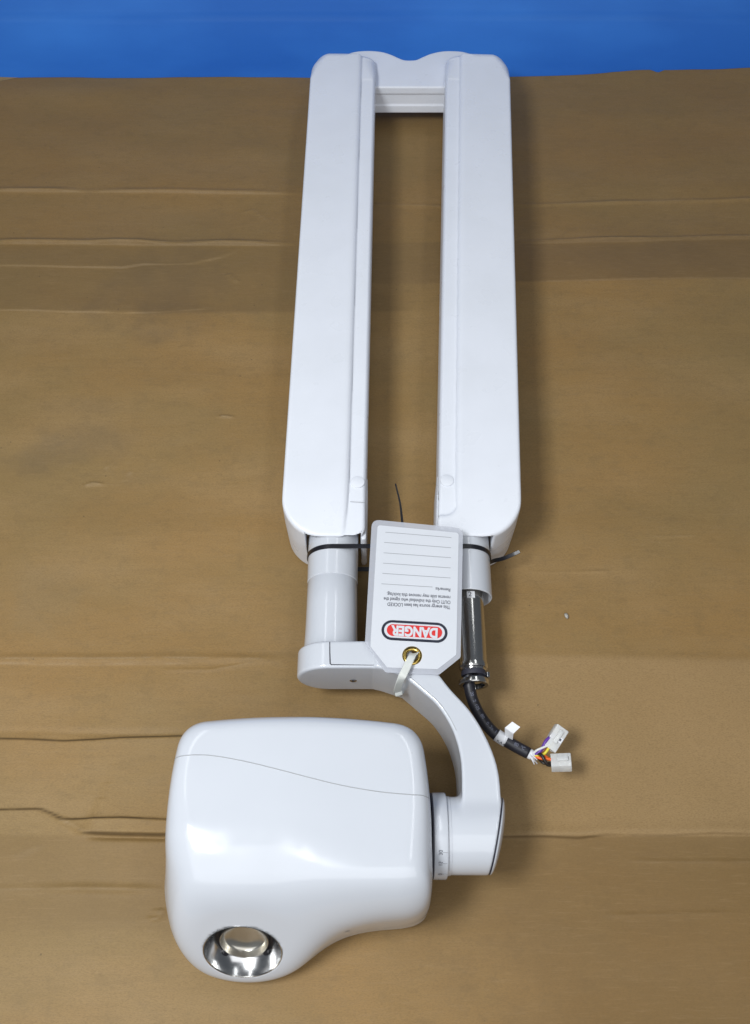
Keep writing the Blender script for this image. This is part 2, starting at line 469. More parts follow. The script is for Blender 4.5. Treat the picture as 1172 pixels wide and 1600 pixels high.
def cardboard_material():
    m = bpy.data.materials.new('kraft_cardboard'); m.use_nodes = True
    nt = m.node_tree; N = nt.nodes; L = nt.links; b = N['Principled BSDF']
    tc = N.new('ShaderNodeTexCoord')
    def noise(scale, detail, sc=(1, 1, 1), rough=0.55):
        mp = N.new('ShaderNodeMapping'); mp.inputs['Scale'].default_value = sc
        L.new(tc.outputs['Object'], mp.inputs[0])
        n = N.new('ShaderNodeTexNoise'); n.inputs['Scale'].default_value = scale
        n.inputs['Detail'].default_value = detail; n.inputs['Roughness'].default_value = rough
        L.new(mp.outputs[0], n.inputs['Vector']); return n.outputs[0]
    def ramp(v, lo, hi, a=0.0, c=1.0):
        r = N.new('ShaderNodeMapRange'); r.interpolation_type = 'SMOOTHSTEP'
        r.inputs[1].default_value = lo; r.inputs[2].default_value = hi
        r.inputs[3].default_value = a; r.inputs[4].default_value = c
        L.new(v, r.inputs[0]); return r.outputs[0]
    def mix(f, A, B):
        x = N.new('ShaderNodeMix'); x.data_type = 'RGBA'
        if hasattr(f, 'links'): L.new(f, x.inputs[0])
        else: x.inputs[0].default_value = f
        for v, i in ((A, 6), (B, 7)):
            if hasattr(v, 'links'): L.new(v, x.inputs[i])
            else: x.inputs[i].default_value = (*v, 1)
        return x.outputs[2]
    def mul(a, c):
        x = N.new('ShaderNodeMath'); x.operation = 'MULTIPLY'
        for v, i in ((a, 0), (c, 1)):
            if hasattr(v, 'links'): L.new(v, x.inputs[i])
            else: x.inputs[i].default_value = v
        return x.outputs[0]
    col = mix(ramp(noise(3.0, 5, (0.8, 1.2, 1)), 0.35, 0.65), KRAFT_A, KRAFT_B)
    col = mix(mul(ramp(noise(7.0, 6, (0.5, 1.5, 1)), 0.42, 0.72), 0.55), col, KRAFT_C)
    # fine fibres running across the sheet
    col = mix(mul(ramp(noise(60, 5, (0.25, 3.2, 1), 0.7), 0.45, 0.75), 0.12), col, (0.13, 0.08, 0.036))
    col = mix(mul(ramp(noise(420, 3, (0.5, 1.3, 1)), 0.55, 0.8), 0.22), col, (0.31, 0.225, 0.13))
    col = mix(mul(ramp(noise(38, 6, (1, 1.4, 1), 0.75), 0.48, 0.66), 0.22), col, (0.165, 0.112, 0.050))
    at_ = N.new('ShaderNodeAttribute'); at_.attribute_name = 'wear'
    sw = N.new('ShaderNodeSeparateColor'); L.new(at_.outputs['Color'], sw.inputs[0])
    col = mix(mul(mul(sw.outputs[0], ramp(noise(70, 5, (0.4, 1, 1)), 0.35, 0.6)), 0.50), col, (0.36, 0.265, 0.155))
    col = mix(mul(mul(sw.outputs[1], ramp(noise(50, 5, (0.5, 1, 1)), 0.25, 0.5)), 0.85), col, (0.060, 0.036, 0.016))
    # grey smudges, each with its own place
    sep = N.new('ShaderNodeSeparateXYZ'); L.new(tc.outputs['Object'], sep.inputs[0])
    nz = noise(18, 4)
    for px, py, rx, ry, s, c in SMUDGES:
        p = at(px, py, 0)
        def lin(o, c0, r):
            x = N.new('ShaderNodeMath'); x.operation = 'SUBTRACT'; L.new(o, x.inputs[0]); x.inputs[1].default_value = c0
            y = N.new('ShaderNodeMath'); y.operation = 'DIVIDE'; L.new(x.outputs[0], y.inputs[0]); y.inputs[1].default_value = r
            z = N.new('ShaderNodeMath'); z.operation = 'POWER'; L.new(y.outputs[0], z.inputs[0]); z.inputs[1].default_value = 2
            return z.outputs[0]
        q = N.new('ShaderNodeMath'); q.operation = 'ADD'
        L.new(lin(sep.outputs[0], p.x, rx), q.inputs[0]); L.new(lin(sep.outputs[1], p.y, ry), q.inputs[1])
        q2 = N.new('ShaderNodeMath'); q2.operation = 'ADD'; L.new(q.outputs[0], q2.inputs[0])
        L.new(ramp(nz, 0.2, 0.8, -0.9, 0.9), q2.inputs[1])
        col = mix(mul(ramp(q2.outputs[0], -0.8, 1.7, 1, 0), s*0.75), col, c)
    # flap tones: own board colour, plus tilt shading and back falloff painted in
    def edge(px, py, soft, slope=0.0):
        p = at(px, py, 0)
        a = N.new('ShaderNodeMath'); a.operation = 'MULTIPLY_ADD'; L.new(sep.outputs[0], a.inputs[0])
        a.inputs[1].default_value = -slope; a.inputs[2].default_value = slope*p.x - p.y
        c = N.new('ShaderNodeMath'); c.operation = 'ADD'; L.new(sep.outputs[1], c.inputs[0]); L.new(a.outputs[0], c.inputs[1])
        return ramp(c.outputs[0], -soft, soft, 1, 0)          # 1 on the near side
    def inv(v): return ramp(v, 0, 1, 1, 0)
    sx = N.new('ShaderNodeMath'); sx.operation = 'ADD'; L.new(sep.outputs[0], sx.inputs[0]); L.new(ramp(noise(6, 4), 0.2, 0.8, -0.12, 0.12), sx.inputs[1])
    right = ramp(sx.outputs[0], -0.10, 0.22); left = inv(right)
    col = mix(mul(mul(edge(950, 1306, 0.002), right), 0.62), col, (0.172, 0.101, 0.034))  # near right flap: shade of its tilt painted darker
    col = mix(mul(mul(mul(edge(950, 1026, 0.006, -0.02), inv(edge(950, 1306, 0.002))), right), 0.70), col, (0.350, 0.228, 0.102))  # right middle flap: light caught by its tilt painted paler
    col = mix(mul(mul(mul(edge(100, 1305, 0.004), inv(edge(100, 1450, 0.03))), left), 0.55), col, (0.200, 0.124, 0.044))  # near left strip: same tilt shade painted in
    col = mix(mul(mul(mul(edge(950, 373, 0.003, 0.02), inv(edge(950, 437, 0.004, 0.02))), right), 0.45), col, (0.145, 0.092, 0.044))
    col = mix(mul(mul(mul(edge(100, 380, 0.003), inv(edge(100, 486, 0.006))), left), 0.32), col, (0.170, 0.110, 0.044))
    col = mix(mul(mul(inv(edge(100, 484, 0.004)), left), 0.30), col, (0.165, 0.103, 0.040))  # far left board: weaker light at the back painted in
    col = mix(mul(mul(inv(edge(950, 437, 0.004, 0.02)), right), 0.30), col, (0.165, 0.100, 0.038))  # far right board: the same painted falloff
    col = mix(mul(ramp(noise(800, 3, (0.45, 1.5, 1), 0.8), 0.40, 0.70), 0.50), col, (0.160, 0.096, 0.036))
    col = mix(mul(ramp(noise(230, 4, (0.18, 2.6, 1), 0.7), 0.50, 0.78), 0.38), col, (0.31, 0.205, 0.098))
    # tiny dark and light specks
    vo = N.new('ShaderNodeTexVoronoi'); vo.inputs['Scale'].default_value = 26; L.new(tc.outputs['Object'], vo.inputs['Vector'])
    col = mix(mul(ramp(vo.outputs['Distance'], 0.018, 0.035, 1, 0), 0.55), col, (0.07, 0.045, 0.025))
    L.new(col, b.inputs['Base Color'])
    b.inputs['Roughness'].default_value = 0.62; b.inputs['Specular IOR Level'].default_value = 0.35
    h = N.new('ShaderNodeMath'); h.operation = 'ADD'
    L.new(mul(noise(120, 5, (0.35, 1.6, 1), 0.65), 0.5), h.inputs[0]); L.new(mul(noise(900, 2), 0.35), h.inputs[1])
    bp = N.new('ShaderNodeBump'); bp.inputs['Strength'].default_value = 0.06; bp.inputs['Distance'].default_value = 0.0012
    L.new(h.outputs[0], bp.inputs['Height']); L.new(bp.outputs[0], b.inputs['Normal'])
    return m
KRAFT_A = (0.300, 0.178, 0.060); KRAFT_B = (0.262, 0.173, 0.066); KRAFT_C = (0.330, 0.216, 0.093)
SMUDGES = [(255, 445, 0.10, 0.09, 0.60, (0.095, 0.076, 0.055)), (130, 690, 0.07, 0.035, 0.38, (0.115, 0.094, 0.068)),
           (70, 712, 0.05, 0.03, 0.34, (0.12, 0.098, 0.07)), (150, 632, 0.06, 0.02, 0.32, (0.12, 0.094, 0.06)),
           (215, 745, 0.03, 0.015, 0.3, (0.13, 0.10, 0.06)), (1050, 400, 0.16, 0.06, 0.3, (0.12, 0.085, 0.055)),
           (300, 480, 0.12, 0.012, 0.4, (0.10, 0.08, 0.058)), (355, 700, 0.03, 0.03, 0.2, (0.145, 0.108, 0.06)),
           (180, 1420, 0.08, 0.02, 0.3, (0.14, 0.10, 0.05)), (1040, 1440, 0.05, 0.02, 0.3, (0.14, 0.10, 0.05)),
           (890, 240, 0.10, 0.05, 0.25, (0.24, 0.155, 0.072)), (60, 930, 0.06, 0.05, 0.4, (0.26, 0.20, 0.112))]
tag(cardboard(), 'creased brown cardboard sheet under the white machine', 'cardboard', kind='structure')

bm = bmesh.new(); p = at(0, 117, 0)
box_bm(bm, (0.22, 0.10, 0.002), Matrix.Translation((p.x - 0.075, p.y - 0.047, -0.0045)) @ Matrix.Rotation(-0.05, 4, 'Z'), 0.0004)
tag(bm_obj('cardboard_underlay', bm, principled('pale_kraft', (0.33, 0.22, 0.09), 0.6, noise=(20, (0.28, 0.19, 0.075)))), 'paler cardboard corner peeking out at the far left edge', 'cardboard', kind='structure')
# ---- table below and blue backdrop behind
bm = bmesh.new(); box_bm(bm, (2.2, 2.1, 0.03), Matrix.Translation((0, 0.75, -0.0255)), 0.003)
tag(bm_obj('tabletop', bm, principled('table_laminate', (0.35, 0.34, 0.32), 0.5)), 'table top below the cardboard', 'table', kind='structure')

def backdrop():
    prof = [(1.40, -0.0085), (1.50, -0.0080), (1.520, -0.0075), (1.538, -0.0066)]
    R = 0.22
    for a in np.linspace(0, math.radians(84), 60): prof.append((1.545 + R*math.sin(a), -0.0065 + R*(1-math.cos(a))))
    y0, z0 = prof[-1]
    for t in np.linspace(0.004, 0.5, 110): prof.append((y0 + t*math.cos(math.radians(84)), z0 + t*math.sin(math.radians(84))))
    prof = np.array(prof); nx = 260; xs = np.linspace(-1.05, 1.05, nx)
    V = np.empty((len(prof), nx, 3))
    V[..., 0] = xs[None, :]; V[..., 1] = prof[:, 0:1]; V[..., 2] = prof[:, 1:2]
    arc = np.concatenate([[0], np.cumsum(np.hypot(*np.diff(prof, axis=0).T))])[:, None]
    X = np.repeat(xs[None, :], len(prof), 0); A = np.repeat(arc, nx, 1)
    up = np.clip((prof[:, 1:2] + 0.004)/0.012, 0, 1)
    n = 0.0011*value_noise(X*0.5, A, 12, 21) + 0.0002*value_noise(X*0.35, A*2, 30, 22)
    crease = at(300, 49, 0.06); ca = None
    k = int(np.argmin(np.abs(prof[:, 1] - 0.019))); ca = arc[k, 0]
    wv = ca + 0.0022*np.sin(xs*5+1) + 0.0012*np.sin(xs*17)
    n = n + 0.0036*np.exp(-((A - wv[None, :])/0.0030)**2) - 0.0016*np.exp(-((A - wv[None, :] - 0.007)/0.004)**2)
    V[..., 1] -= n*up; V[..., 2] += n*(1-up)*0.2
    I = np.arange(len(prof)*nx).reshape(len(prof), nx)
    Q = np.stack([I[:-1, :-1], I[:-1, 1:], I[1:, 1:], I[1:, :-1]], -1).reshape(-1, 4)
    me = mesh_from('backdrop', V.reshape(-1, 3), [tuple(map(int, q)) for q in Q])
    m = principled('blue_sheet', (0.027, 0.150, 0.53), 0.62, spec=0.25, noise=(5, (0.042, 0.205, 0.64), (0.5, 1, 1.6)), bump=(160, 0.12, 0.001))
    o = link('backdrop', me, m)
    md = o.modifiers.new('thickness', 'SOLIDIFY'); md.thickness = 0.0012; md.offset = -1
    return o
tag(backdrop(), 'creased plain blue sheet behind the cardboard', 'backdrop', kind='structure')

# ================================================================== THE MACHINE
XR = tag(empty('xray_machine', (0.03, 0.7, 0)), 'white dental x-ray head on its folded double arm, lying on brown cardboard', 'x-ray machine')

# ---- the two long arm segments
ZT = 0.105
def arm_field(cx, cy, slope, length, half, inner, post_x, strip_to_end):
    """inner = +1 when the inner edge is on the +x side"""
    dn = math.hypot(1, slope); dx, dy = slope/dn, 1/dn       # along, to the far end
    def f(x, y, z):
        rx, ry = x - cx, y - cy
        v = rx*dx + ry*dy; u = (rx*dy - ry*dx)*inner         # u>0: inner side
        hw = half + 0.002*np.clip(v/length, 0, 1)
        vm = v - length/2
        # plan outline, each corner its own radius
        r = np.where(u > 0, np.where(vm > 0, 0.012, 0.016), np.where(vm > 0, 0.034, 0.050))
        ry = np.where(u > 0, np.where(vm > 0, 0.020, 0.016), np.where(vm > 0, 0.042, 0.050))
        r = np.where(vm > 0, np.where(u > 0, 0.049, 0.030), r)
        qx = np.abs(u) - hw + r; qy = np.abs(vm) - length/2 + ry
        ax_ = np.maximum(qx, 0)/r; ay_ = np.maximum(qy, 0)/ry
        k_ = np.sqrt(ax_*ax_ + ay_*ay_)
        d2 = np.where((qx > 0) & (qy > 0), k_*(k_ - 1)/np.maximum(np.sqrt((ax_/r)**2 + (ay_/ry)**2), 1e-9), np.maximum(qx - r, qy - ry))
        d2 = d2 + 0.03*np.maximum(0.06 - z, 0)               # slight draft below
        d = extrude(d2, z, 0.004, ZT, 0.0042)
        # domed far end
        dome = 0.0043 + 0.020*np.clip((v - (length-0.075))/0.05, 0, 1)
        a1 = np.maximum(d2 + dome, 0); q2 = np.maximum(z - (ZT-dome), 0)
        d = np.maximum(d, np.sqrt(a1*a1 + q2*q2) - dome)
        # near end of the top slopes down a little
        d = smax(d, (z - ZT - 0.0005)*0.988 + (0.052 - v)*0.17, 0.006)
        # lower strip along the inner edge
        su = u - (half - 0.0195)
        if strip_to_end: st = np.maximum(-su, (ZT-0.0045) - z)
        else:
            q = np.maximum(-su, 0.030 - v)
            a = np.maximum(0.012 - su, 0); b_ = np.maximum(0.042 - v, 0)
            q = np.maximum(q, np.sqrt(a*a + b_*b_) - 0.012)
            st = np.maximum(q, (ZT-0.0045) - z)
        d = smax(d, -st, 0.011)
        # socket for the joint tube
        px_ = (x - post_x)*inner
        sk = np.maximum(np.maximum(np.abs(px_ - 0.0005) - 0.0335, v - 0.060), z - 0.0935)
        d = np.maximum(d, -sk)
        return d
    return f
LC, LS = (-0.0620, 0.534), 0.0125
RC_, RS = (0.1235, 0.534), 0.050
def arm(cx, cy, slope, length, half, inner, post_x, ste):
    f = arm_field(cx, cy, slope, length, half, inner, post_x, ste)
    xe = cx + slope*length
    lo = (min(cx, xe)-half-0.02, cy-0.012, -0.002); hi = (max(cx, xe)+half+0.02, cy+length+0.012, ZT+0.006)
    o = surface('arm_segment', f, lo, hi, 0.0018, M_ARM, XR)
    # round plug in the lower strip near the joint
    dn = math.hypot(1, slope); d = Vector((slope/dn, 1/dn, 0)); s = Vector((d.y, -d.x, 0))*inner
    p = Vector((cx, cy, 0)) + d*0.074 + s*(half-0.0105); p.z = ZT - 0.0046
    lathe('plug', p, (0, 0, 1), [(0.0, 0.0002), (0.0074, 0.0002), (0.0078, 0.0000), (0.0079, -0.002)], M_ARM, o, 48)
    lathe('plug_gap', p, (0, 0, 1), [(0.0079, 0.00012), (0.0083, 0.00012)], M_FAINT, o, 48)
    # end cap line across the top
    v0 = 0.045
    if ste:
        pts = [Vector((cx, cy, 0)) + d*(v0 + 0.002*math.sin((t+half)/half*1.5)) + s*t for t in np.linspace(half-0.019, half-0.001, 12)]
        tube('seam_line', [Vector((q.x, q.y, ZT-0.0047)) for q in pts], 0.0003, M_SEAM, o, 6)
    # cheek of the lower housing on the inner side
    bmc = bmesh.new()
    box_bm(bmc, (0.007, 0.088, 0.070), basis(Vector((cx, cy, 0.052)) + d*0.046 + s*(half-0.0022), s, d), 0.003)
    bm_obj('joint_cheek', bmc, M_ARM, o, angle=40)
    return o
arm(LC[0], LC[1], LS, 0.905, 0.0505, +1, -0.0505, True)
arm(RC_[0], RC_[1], RS, 0.905, 0.0500, -1, 0.1075, False)

# ---- hinge bracket at the far end, with its two lobes
hp = [(548.5, 81.8), (560, 79.6), (579, 78.8), (598, 80.8), (613, 85.6), (623.6, 90.4), (632, 93.3), (642, 93.8), (651, 92.8),
      (659.5, 89), (673, 83.5), (688.5, 80), (703.8, 79), (721, 80), (730, 82)]
hp = [at(x, y, 0.08) for x, y in hp]
hp = [tuple(p.xy) for p in hp]
hp = [tuple(q) for q in spline(hp, 4)]
hp = [(-0.075, 1.372)] + [(-0.075, 1.43), (-0.055, 1.452)] + hp + [(0.175, 1.452), (0.195, 1.43), (0.195, 1.372)]
hsdf = poly_sdf(hp)
def hinge_f(x, y, z):
    d = extrude(hsdf(x, y), z, 0.066, 0.08, 0.002)
    lower = extrude(hsdf(x, y) + 0.0022, z, 0.044, 0.0665, 0.001)
    base = extrude(hsdf(x, y) + 0.0005, z, 0.030, 0.0455, 0.002)
    return np.minimum(np.minimum(d, lower), base)
surface('hinge_bracket', hinge_f, (-0.085, 1.36, 0.025), (0.205, 1.48, 0.086), 0.0016, M_ARM, XR)

# ---- left joint tube, sleeve seam
PZ = 0.064
lathe('joint_tube', (-0.0505, 0.392, PZ), (0, 1, 0),
      [(0.0, 0.0), (0.0318, 0.001), (0.0312, 0.008), (0.0302, 0.03), (0.0298, 0.06), (0.0297, 0.0955), (0.0294, 0.0960), (0.0294, 0.0966), (0.0300, 0.0971),
       (0.0302, 0.13), (0.0302, 0.170), (0.0, 0.171)], M_GLOSS, XR, 96)
# ---- right joint sleeve: an open tube with the steel spigot inside
sl = lathe('sleeve', (0.1085, 0.468, PZ), (0, 1, 0),
      [(0.0275, 0.030), (0.0275, 0.0008), (0.0280, 0.0), (0.0290, 0.0), (0.0296, 0.0008), (0.0298, 0.03), (0.0300, 0.12), (0.0, 0.121)], M_GLOSS, XR, 96)
sp = lathe('spigot', (0.1110, 0.372, 0.0700), (0, 1, 0),
      [(0.0, 0.004), (0.0135, 0.004), (0.0140, 0.0060), (0.0158, 0.0068), (0.0164, 0.0085), (0.0164, 0.0130), (0.0160, 0.0138), (0.0160, 0.119), (0.0, 0.120)], M_STEEL, XR, 96)
lathe('groove', (0.1110, 0.372, 0.0700), (0, 1, 0), [(0.0136, 0.0042), (0.0140, 0.0008), (0.0136, -0.002)], M_DARK, sp, 64)
lathe('retaining_ring', (0.1106, 0.3655, 0.0700), (0, 1, 0),
      [(0.0120, 0.0), (0.0118, -0.0042), (0.0126, -0.0058), (0.0160, -0.0058), (0.0168, -0.0048), (0.0170, -0.0010), (0.0166, 0.0), (0.0120, 0.0)], M_STEEL, sp, 96)
bm = bmesh.new(); box_bm(bm, (0.004, 0.006, 0.004), Matrix.Translation((0.1260, 0.370, 0.0760)) @ Matrix.Rotation(0.5, 4, 'Y'), 0.0006)
bm_obj('lug', bm, M_CHROME, sp)
# small sticker with a 2 printed on it
def on_cyl(cx, cz, r, x, y, e=0.0003):
    dx = x - cx; z = cz + math.sqrt(max(0, r*r - dx*dx)); n = Vector((dx/r, 0, (z-cz)/r))
    return Vector((x, y, z)) + n*e, n
stv = []; 
for j, yy in enumerate((0.4600, 0.4682)):
    for i in range(9):
        stv.append(on_cyl(0.1110, 0.0700, 0.0160, 0.1110 - 0.0045 + 0.009*i/8, yy, 0.0003)[0])
stk = link('number_sticker', mesh_from('number_sticker', stv, [(i, i+1, 10+i, 9+i) for i in range(8)]), M_LABEL, sp)
p, n = on_cyl(0.1110, 0.0700, 0.0160, 0.1100, 0.4615, 0.0007)
text_mesh('number', '2', 0.0085, basis(p, (1, 0, 0), (0, 1, 0)), M_INK, stk, align='CENTER')

# ---- yoke: block behind the joint tube, curved limb, barrel
top_in  = [(631, 1055.6), (659.4, 1079.4), (683, 1100.8), (702, 1129), (714, 1158), (721, 1193), (722.4, 1248)]
top_out = [(781.8, 1226.7), (773.4, 1184), (754.4, 1141), (733, 1108), (704.5, 1077), (685.5, 1053), (668, 1034)]
YT = 0.108
pin = [at(x, y, YT).xy for x, y in top_in]; pout = [at(x, y, YT).xy for x, y in top_out]
pin = [tuple(q) for q in spline([tuple(p) for p in pin], 4)]
pout = [tuple(q) for q in spline([(0.1268, 0.197)] + [tuple(p) for p in pout], 4)]
BY, BZ = 0.1965, 0.077         # barrel axis
yoke_poly = pin + [(pin[-1][0], BY)] + pout + [(0.02, 0.398), (0.0, 0.385), (0.0, 0.3685)]
ysdf = poly_sdf(yoke_poly)
CAPN = Vector((0.978, -0.208, 0)).normalized(); CAPP = Vector((0.1228, BY, BZ))
def yoke_f(x, y, z):
    limb = extrude(ysdf(x, y), z, 0.030, YT, 0.0028)
    # block: a stadium in x-z, concentric with the joint tube, running into the limb
    qx = np.maximum(-0.0505 - x, 0); r_ = 0.0372
    st = np.where(x < -0.0505, np.sqrt(qx*qx + (z-0.0682)**2) - r_, np.abs(z-0.0682) - r_)
    st = np.maximum(st, x - 0.040)
    blk = extrude(st, y, 0.3680, 0.3995, 0.0032)
    d = smin(limb, blk, 0.003)
    rr = np.sqrt((y-BY)**2 + (z-BZ)**2)
    bar = extrude(rr - 0.0383, x, 0.0700, 0.1500, 0.002)
    d = smin(d, bar, 0.007)
    cap = (x-CAPP.x)*CAPN.x + (y-CAPP.y)*CAPN.y
    return smax(d, cap, 0.0012)
yk = surface('yoke', yoke_f, (-0.092, 0.150, 0.024), (0.152, 0.405, 0.121), 0.0016, M_GLOSS, XR)
# dark joint and the domed cover at the barrel's outer end
bx = (CAPP, CAPN)
lathe('end_gap', CAPP - CAPN*0.0012, CAPN, [(0.0, 0.0016), (0.0384, 0.0016), (0.0384, 0.0028)], M_DARK, yk, 96)
dome = [(0.0386*math.cos(a), 0.0019 + 0.0062*math.sin(a)) for a in np.linspace(0, math.pi/2, 14)]
lathe('end_cap', CAPP - CAPN*0.0002, CAPN, [(0.0380, 0.0014)] + dome, M_GLOSS, yk, 96)
# cover panel seam on the block
zs_ = 0.0682 + 0.0372
tube('panel_seam', [(-0.0500, 0.3975, zs_+0.0001), (-0.0497, 0.385, zs_+0.0001), (-0.0490, 0.3725, zs_+0.0001), (-0.0478, 0.3712, zs_)], [0.0005, 0.0006, 0.0007, 0.0005], M_DARK, yk, 8)
tube('panel_seam', [(-0.0478, 0.3712, zs_), (-0.02, 0.3708, zs_), (0.010, 0.3704, zs_)], [0.00055, 0.0004, 0.0003], M_DARK, yk, 8)
rim = []
for k in range(1, 15):
    tq = Vector((pin[k+1][0]-pin[k-1][0], pin[k+1][1]-pin[k-1][1], 0)).normalized()
    rim.append(Vector((pin[k][0], pin[k][1], YT + 0.00005)) + Vector((-tq.y, tq.x, 0))*0.0032)
tube('rim_seam', rim, 0.00028, M_SEAM, yk, 6)
# screw in the block's front face
scp = at(552, 1061.5, 0.062); 
sc = lathe('screw', (scp.x, 0.3682, 0.0625), (0, -1, 0), [(0.0, 0.0004), (0.0022, 0.0004), (0.0034, 0.0008), (0.0042, 0.0002), (0.0043, -0.001)], M_CHROME, yk, 32)
bm = bmesh.new()
for ang in (0.3, 0.3 + math.pi/2):
    box_bm(bm, (0.0028, 0.0004, 0.0006), Matrix.Translation((scp.x, 0.3677, 0.0625)) @ Matrix.Rotation(ang, 4, 'Y'))
bm_obj('screw_slot', bm, M_DARK, sc)

# ---- graduated collar between yoke and head
cl = lathe('collar', (0.0585, BY, BZ), (1, 0, 0),
      [(0.0, 0.0), (0.0415, 0.0), (0.0425, 0.0008), (0.0427, 0.0128), (0.0420, 0.0140), (0.0395, 0.0144), (0.0388, 0.0180), (0.0, 0.0180)], M_GLOSS, XR, 128)
lathe('collar_gap', (0.0572, BY, BZ), (1, 0, 0), [(0.0, 0.0), (0.0422, 0.0), (0.0422, 0.0014), (0.0, 0.0014)], M_DARK, cl, 96)
for txt, py in (('30', 1333), ('15', 1348), ('0', 1361)):
    p0 = at(683, py, 0.11); dyv = max(-0.0405, min(0.0405, p0.y - BY))
    z0 = BZ + math.sqrt(0.0427**2 - dyv**2); n = Vector((0, dyv, z0-BZ)).normalized()
    tng = Vector((1, 0, 0)).cross(n)       # around the collar
    m = basis(Vector((0.0645, BY+dyv, z0)) + n*0.0004, -tng, (1, 0, 0))
    text_mesh('scale_number', txt, 0.0056, m, M_TXT, cl, align='CENTER', valign='CENTER')
    bm = bmesh.new(); box_bm(bm, (0.0042, 0.0005, 0.0003), basis(Vector((0.0692, BY+dyv, z0)) + n*0.0001, (1, 0, 0), tng))
    bm_obj('scale_mark', bm, M_LINE, cl)

# ---- the tubehead
RN = Vector((0, -math.cos(math.radians(31)), math.sin(math.radians(31))))
RC = Vector((-0.1305, 0.0888, 0.0622))
HT = 0.150
_f = spline([(-0.236, 0.170), (-0.212, 0.124), (-0.199, 0.1030), (-0.169, 0.0815), (-0.130, 0.0715), (-0.094, 0.0775), (-0.056, 0.0975), (-0.0105, 0.1105), (0.035, 0.1147), (0.075, 0.118)], 12)
FX = np.array([p[0] for p in _f]); FY = np.array([p[1] for p in _f])
FY = np.convolve(np.pad(FY, 4, mode='edge'), np.ones(9)/9, 'valid')
def head_f(x, y, z):
    yy = np.clip(y, 0.08, 0.31)
    xl = -0.2070 + 0.55*(yy-0.185)**2 + 0.018*(yy-0.185)*(yy > 0.185) + 0.3*np.maximum(yy-0.25, 0)**2
    xr = 0.0558 - 0.95*np.maximum(yy-0.19, 0)**2 - 1.6*np.maximum(0.155-yy, 0)**2
    yb = 0.3040 - 0.62*(x+0.085)**2
    dxx = smax(xl - x, x - xr, 0.01)
    # the front: a rolled profile whose foot follows the plan and which is blunter on the right
    yf = np.interp(x, FX, FY)
    left = np.clip((0.005 - x)/0.105, 0, 1); left = left*left*(3-2*left)
    yc = 0.172 + 0.026*left
    ry = yc - yf; n = 3.4 - 1.3*left
    zc = 0.032
    fy = np.maximum(yc - y, 0)/ry
    fz = np.where(z > zc, (z - zc)/(HT - zc), (zc - z)/0.052)
    F = (np.maximum(fy, 1e-6)**n + np.maximum(fz, 1e-6)**n)**(1/n)
    near = np.clip((0.25 - y)/0.12, 0, 1); near = near*near*(3-2*near)
    d = (F - 1)*0.105
    side = smax(dxx, y - yb, 0.024)
    d = smax(d, side, 0.020 + 0.026*near*np.clip(0.35 + 0.65*left, 0, 1))
    # fuller round nose about the port
    ball = np.sqrt(((x+0.1310)/1.02)**2 + (y-0.1415)**2 + (z-0.0335)**2) - 0.0735
    d = smin(d, ball, 0.042)
    d = smax(d, 0.0015 - z, 0.012)
    # port: flattened rim and the bore
    t = (x-RC.x)*RN.x + (y-RC.y)*RN.y + (z-RC.z)*RN.z
    d = smax(d, t - 0.0005, 0.012)
    qx = x - RC.x - t*RN.x; qy = y - RC.y - t*RN.y; qz = z - RC.z - t*RN.z
    rr = np.sqrt(qx*qx + qy*qy + qz*qz)
    bore = np.maximum(rr - 0.0388, -0.030 - t)
    return np.maximum(d, -bore)
hd = surface('tubehead', head_f, (-0.232, 0.055, -0.004), (0.070, 0.318, 0.162), 0.0020, M_GLOSS, XR)
# seam between front and rear shell, laid on the surface
from mathutils.bvhtree import BVHTree
bv = BVHTree.FromPolygons([tuple(v.co) for v in hd.data.vertices], [tuple(p.vertices) for p in hd.data.polygons])
seam_px = [(271, 1190), (276, 1184), (286, 1181), (305, 1179.5), (330, 1180.5), (365, 1186), (400, 1193.5), (440, 1203.5), (480, 1214), (520, 1224), (560, 1232), (600, 1238), (640, 1241.5), (660, 1243), (671, 1247.5)]
pts = []
for q in spline([(*p, 0) for p in seam_px], 6):
    o_ = Vector((0, 0, CAM_H)); d_ = (at(q[0], q[1], 0.1) - o_).normalized()
    h_ = bv.ray_cast(o_, d_)
    if h_[0] is not None: pts.append(h_[0] + h_[1]*0.00005)
tube('shell_seam', pts, 0.00042, M_SEAM, hd, 8)
# small latch mark under the front
q = bv.ray_cast(Vector((0, 0, CAM_H)), (at(543, 1455, 0.03) - Vector((0, 0, CAM_H))).normalized())
if q[0] is not None:
    x_, y_, d_ = frame(q[1]); V_ = [q[0]+q[1]*0.0004 + x_*a + y_*b for a, b in ((-0.004, -0.0012), (0.004, -0.0012), (0.0012, 0.0016), (-0.0012, 0.0016))]
    link('moulding_mark', mesh_from('moulding_mark', V_, [(0, 1, 2, 3)]), M_SEAM, hd)
# the port: chrome dish, dark gap, inner cup
lathe('trim_ring', RC, RN, [(0.0378, 0.0000), (0.0384, 0.0012), (0.0391, 0.0010), (0.0394, -0.002)], M_STEEL, hd, 96)
dish = [(0.0384, 0.0004), (0.0375, -0.0025), (0.0355, -0.0065), (0.0330, -0.0105), (0.0305, -0.0138), (0.0290, -0.0150), (0.0285, -0.0175)]
ds = lathe('reflector', RC, RN, dish, M_CHROME, hd, 96, 60)
lathe('gasket', RC, RN, [(0.0296, -0.0150), (0.0275, -0.0160), (0.0250, -0.0162), (0.0240, -0.0260)], M_BLACK, hd, 96)
lathe('port_cup', RC, RN, [(0.0, -0.0205), (0.012, -0.0203), (0.0205, -0.0190), (0.0226, -0.0165), (0.0231, -0.0112), (0.0236, -0.0102), (0.0243, -0.0104), (0.0246, -0.0180)], M_WINDOW, hd, 96, 60)
x_, y_, _ = frame(RN)
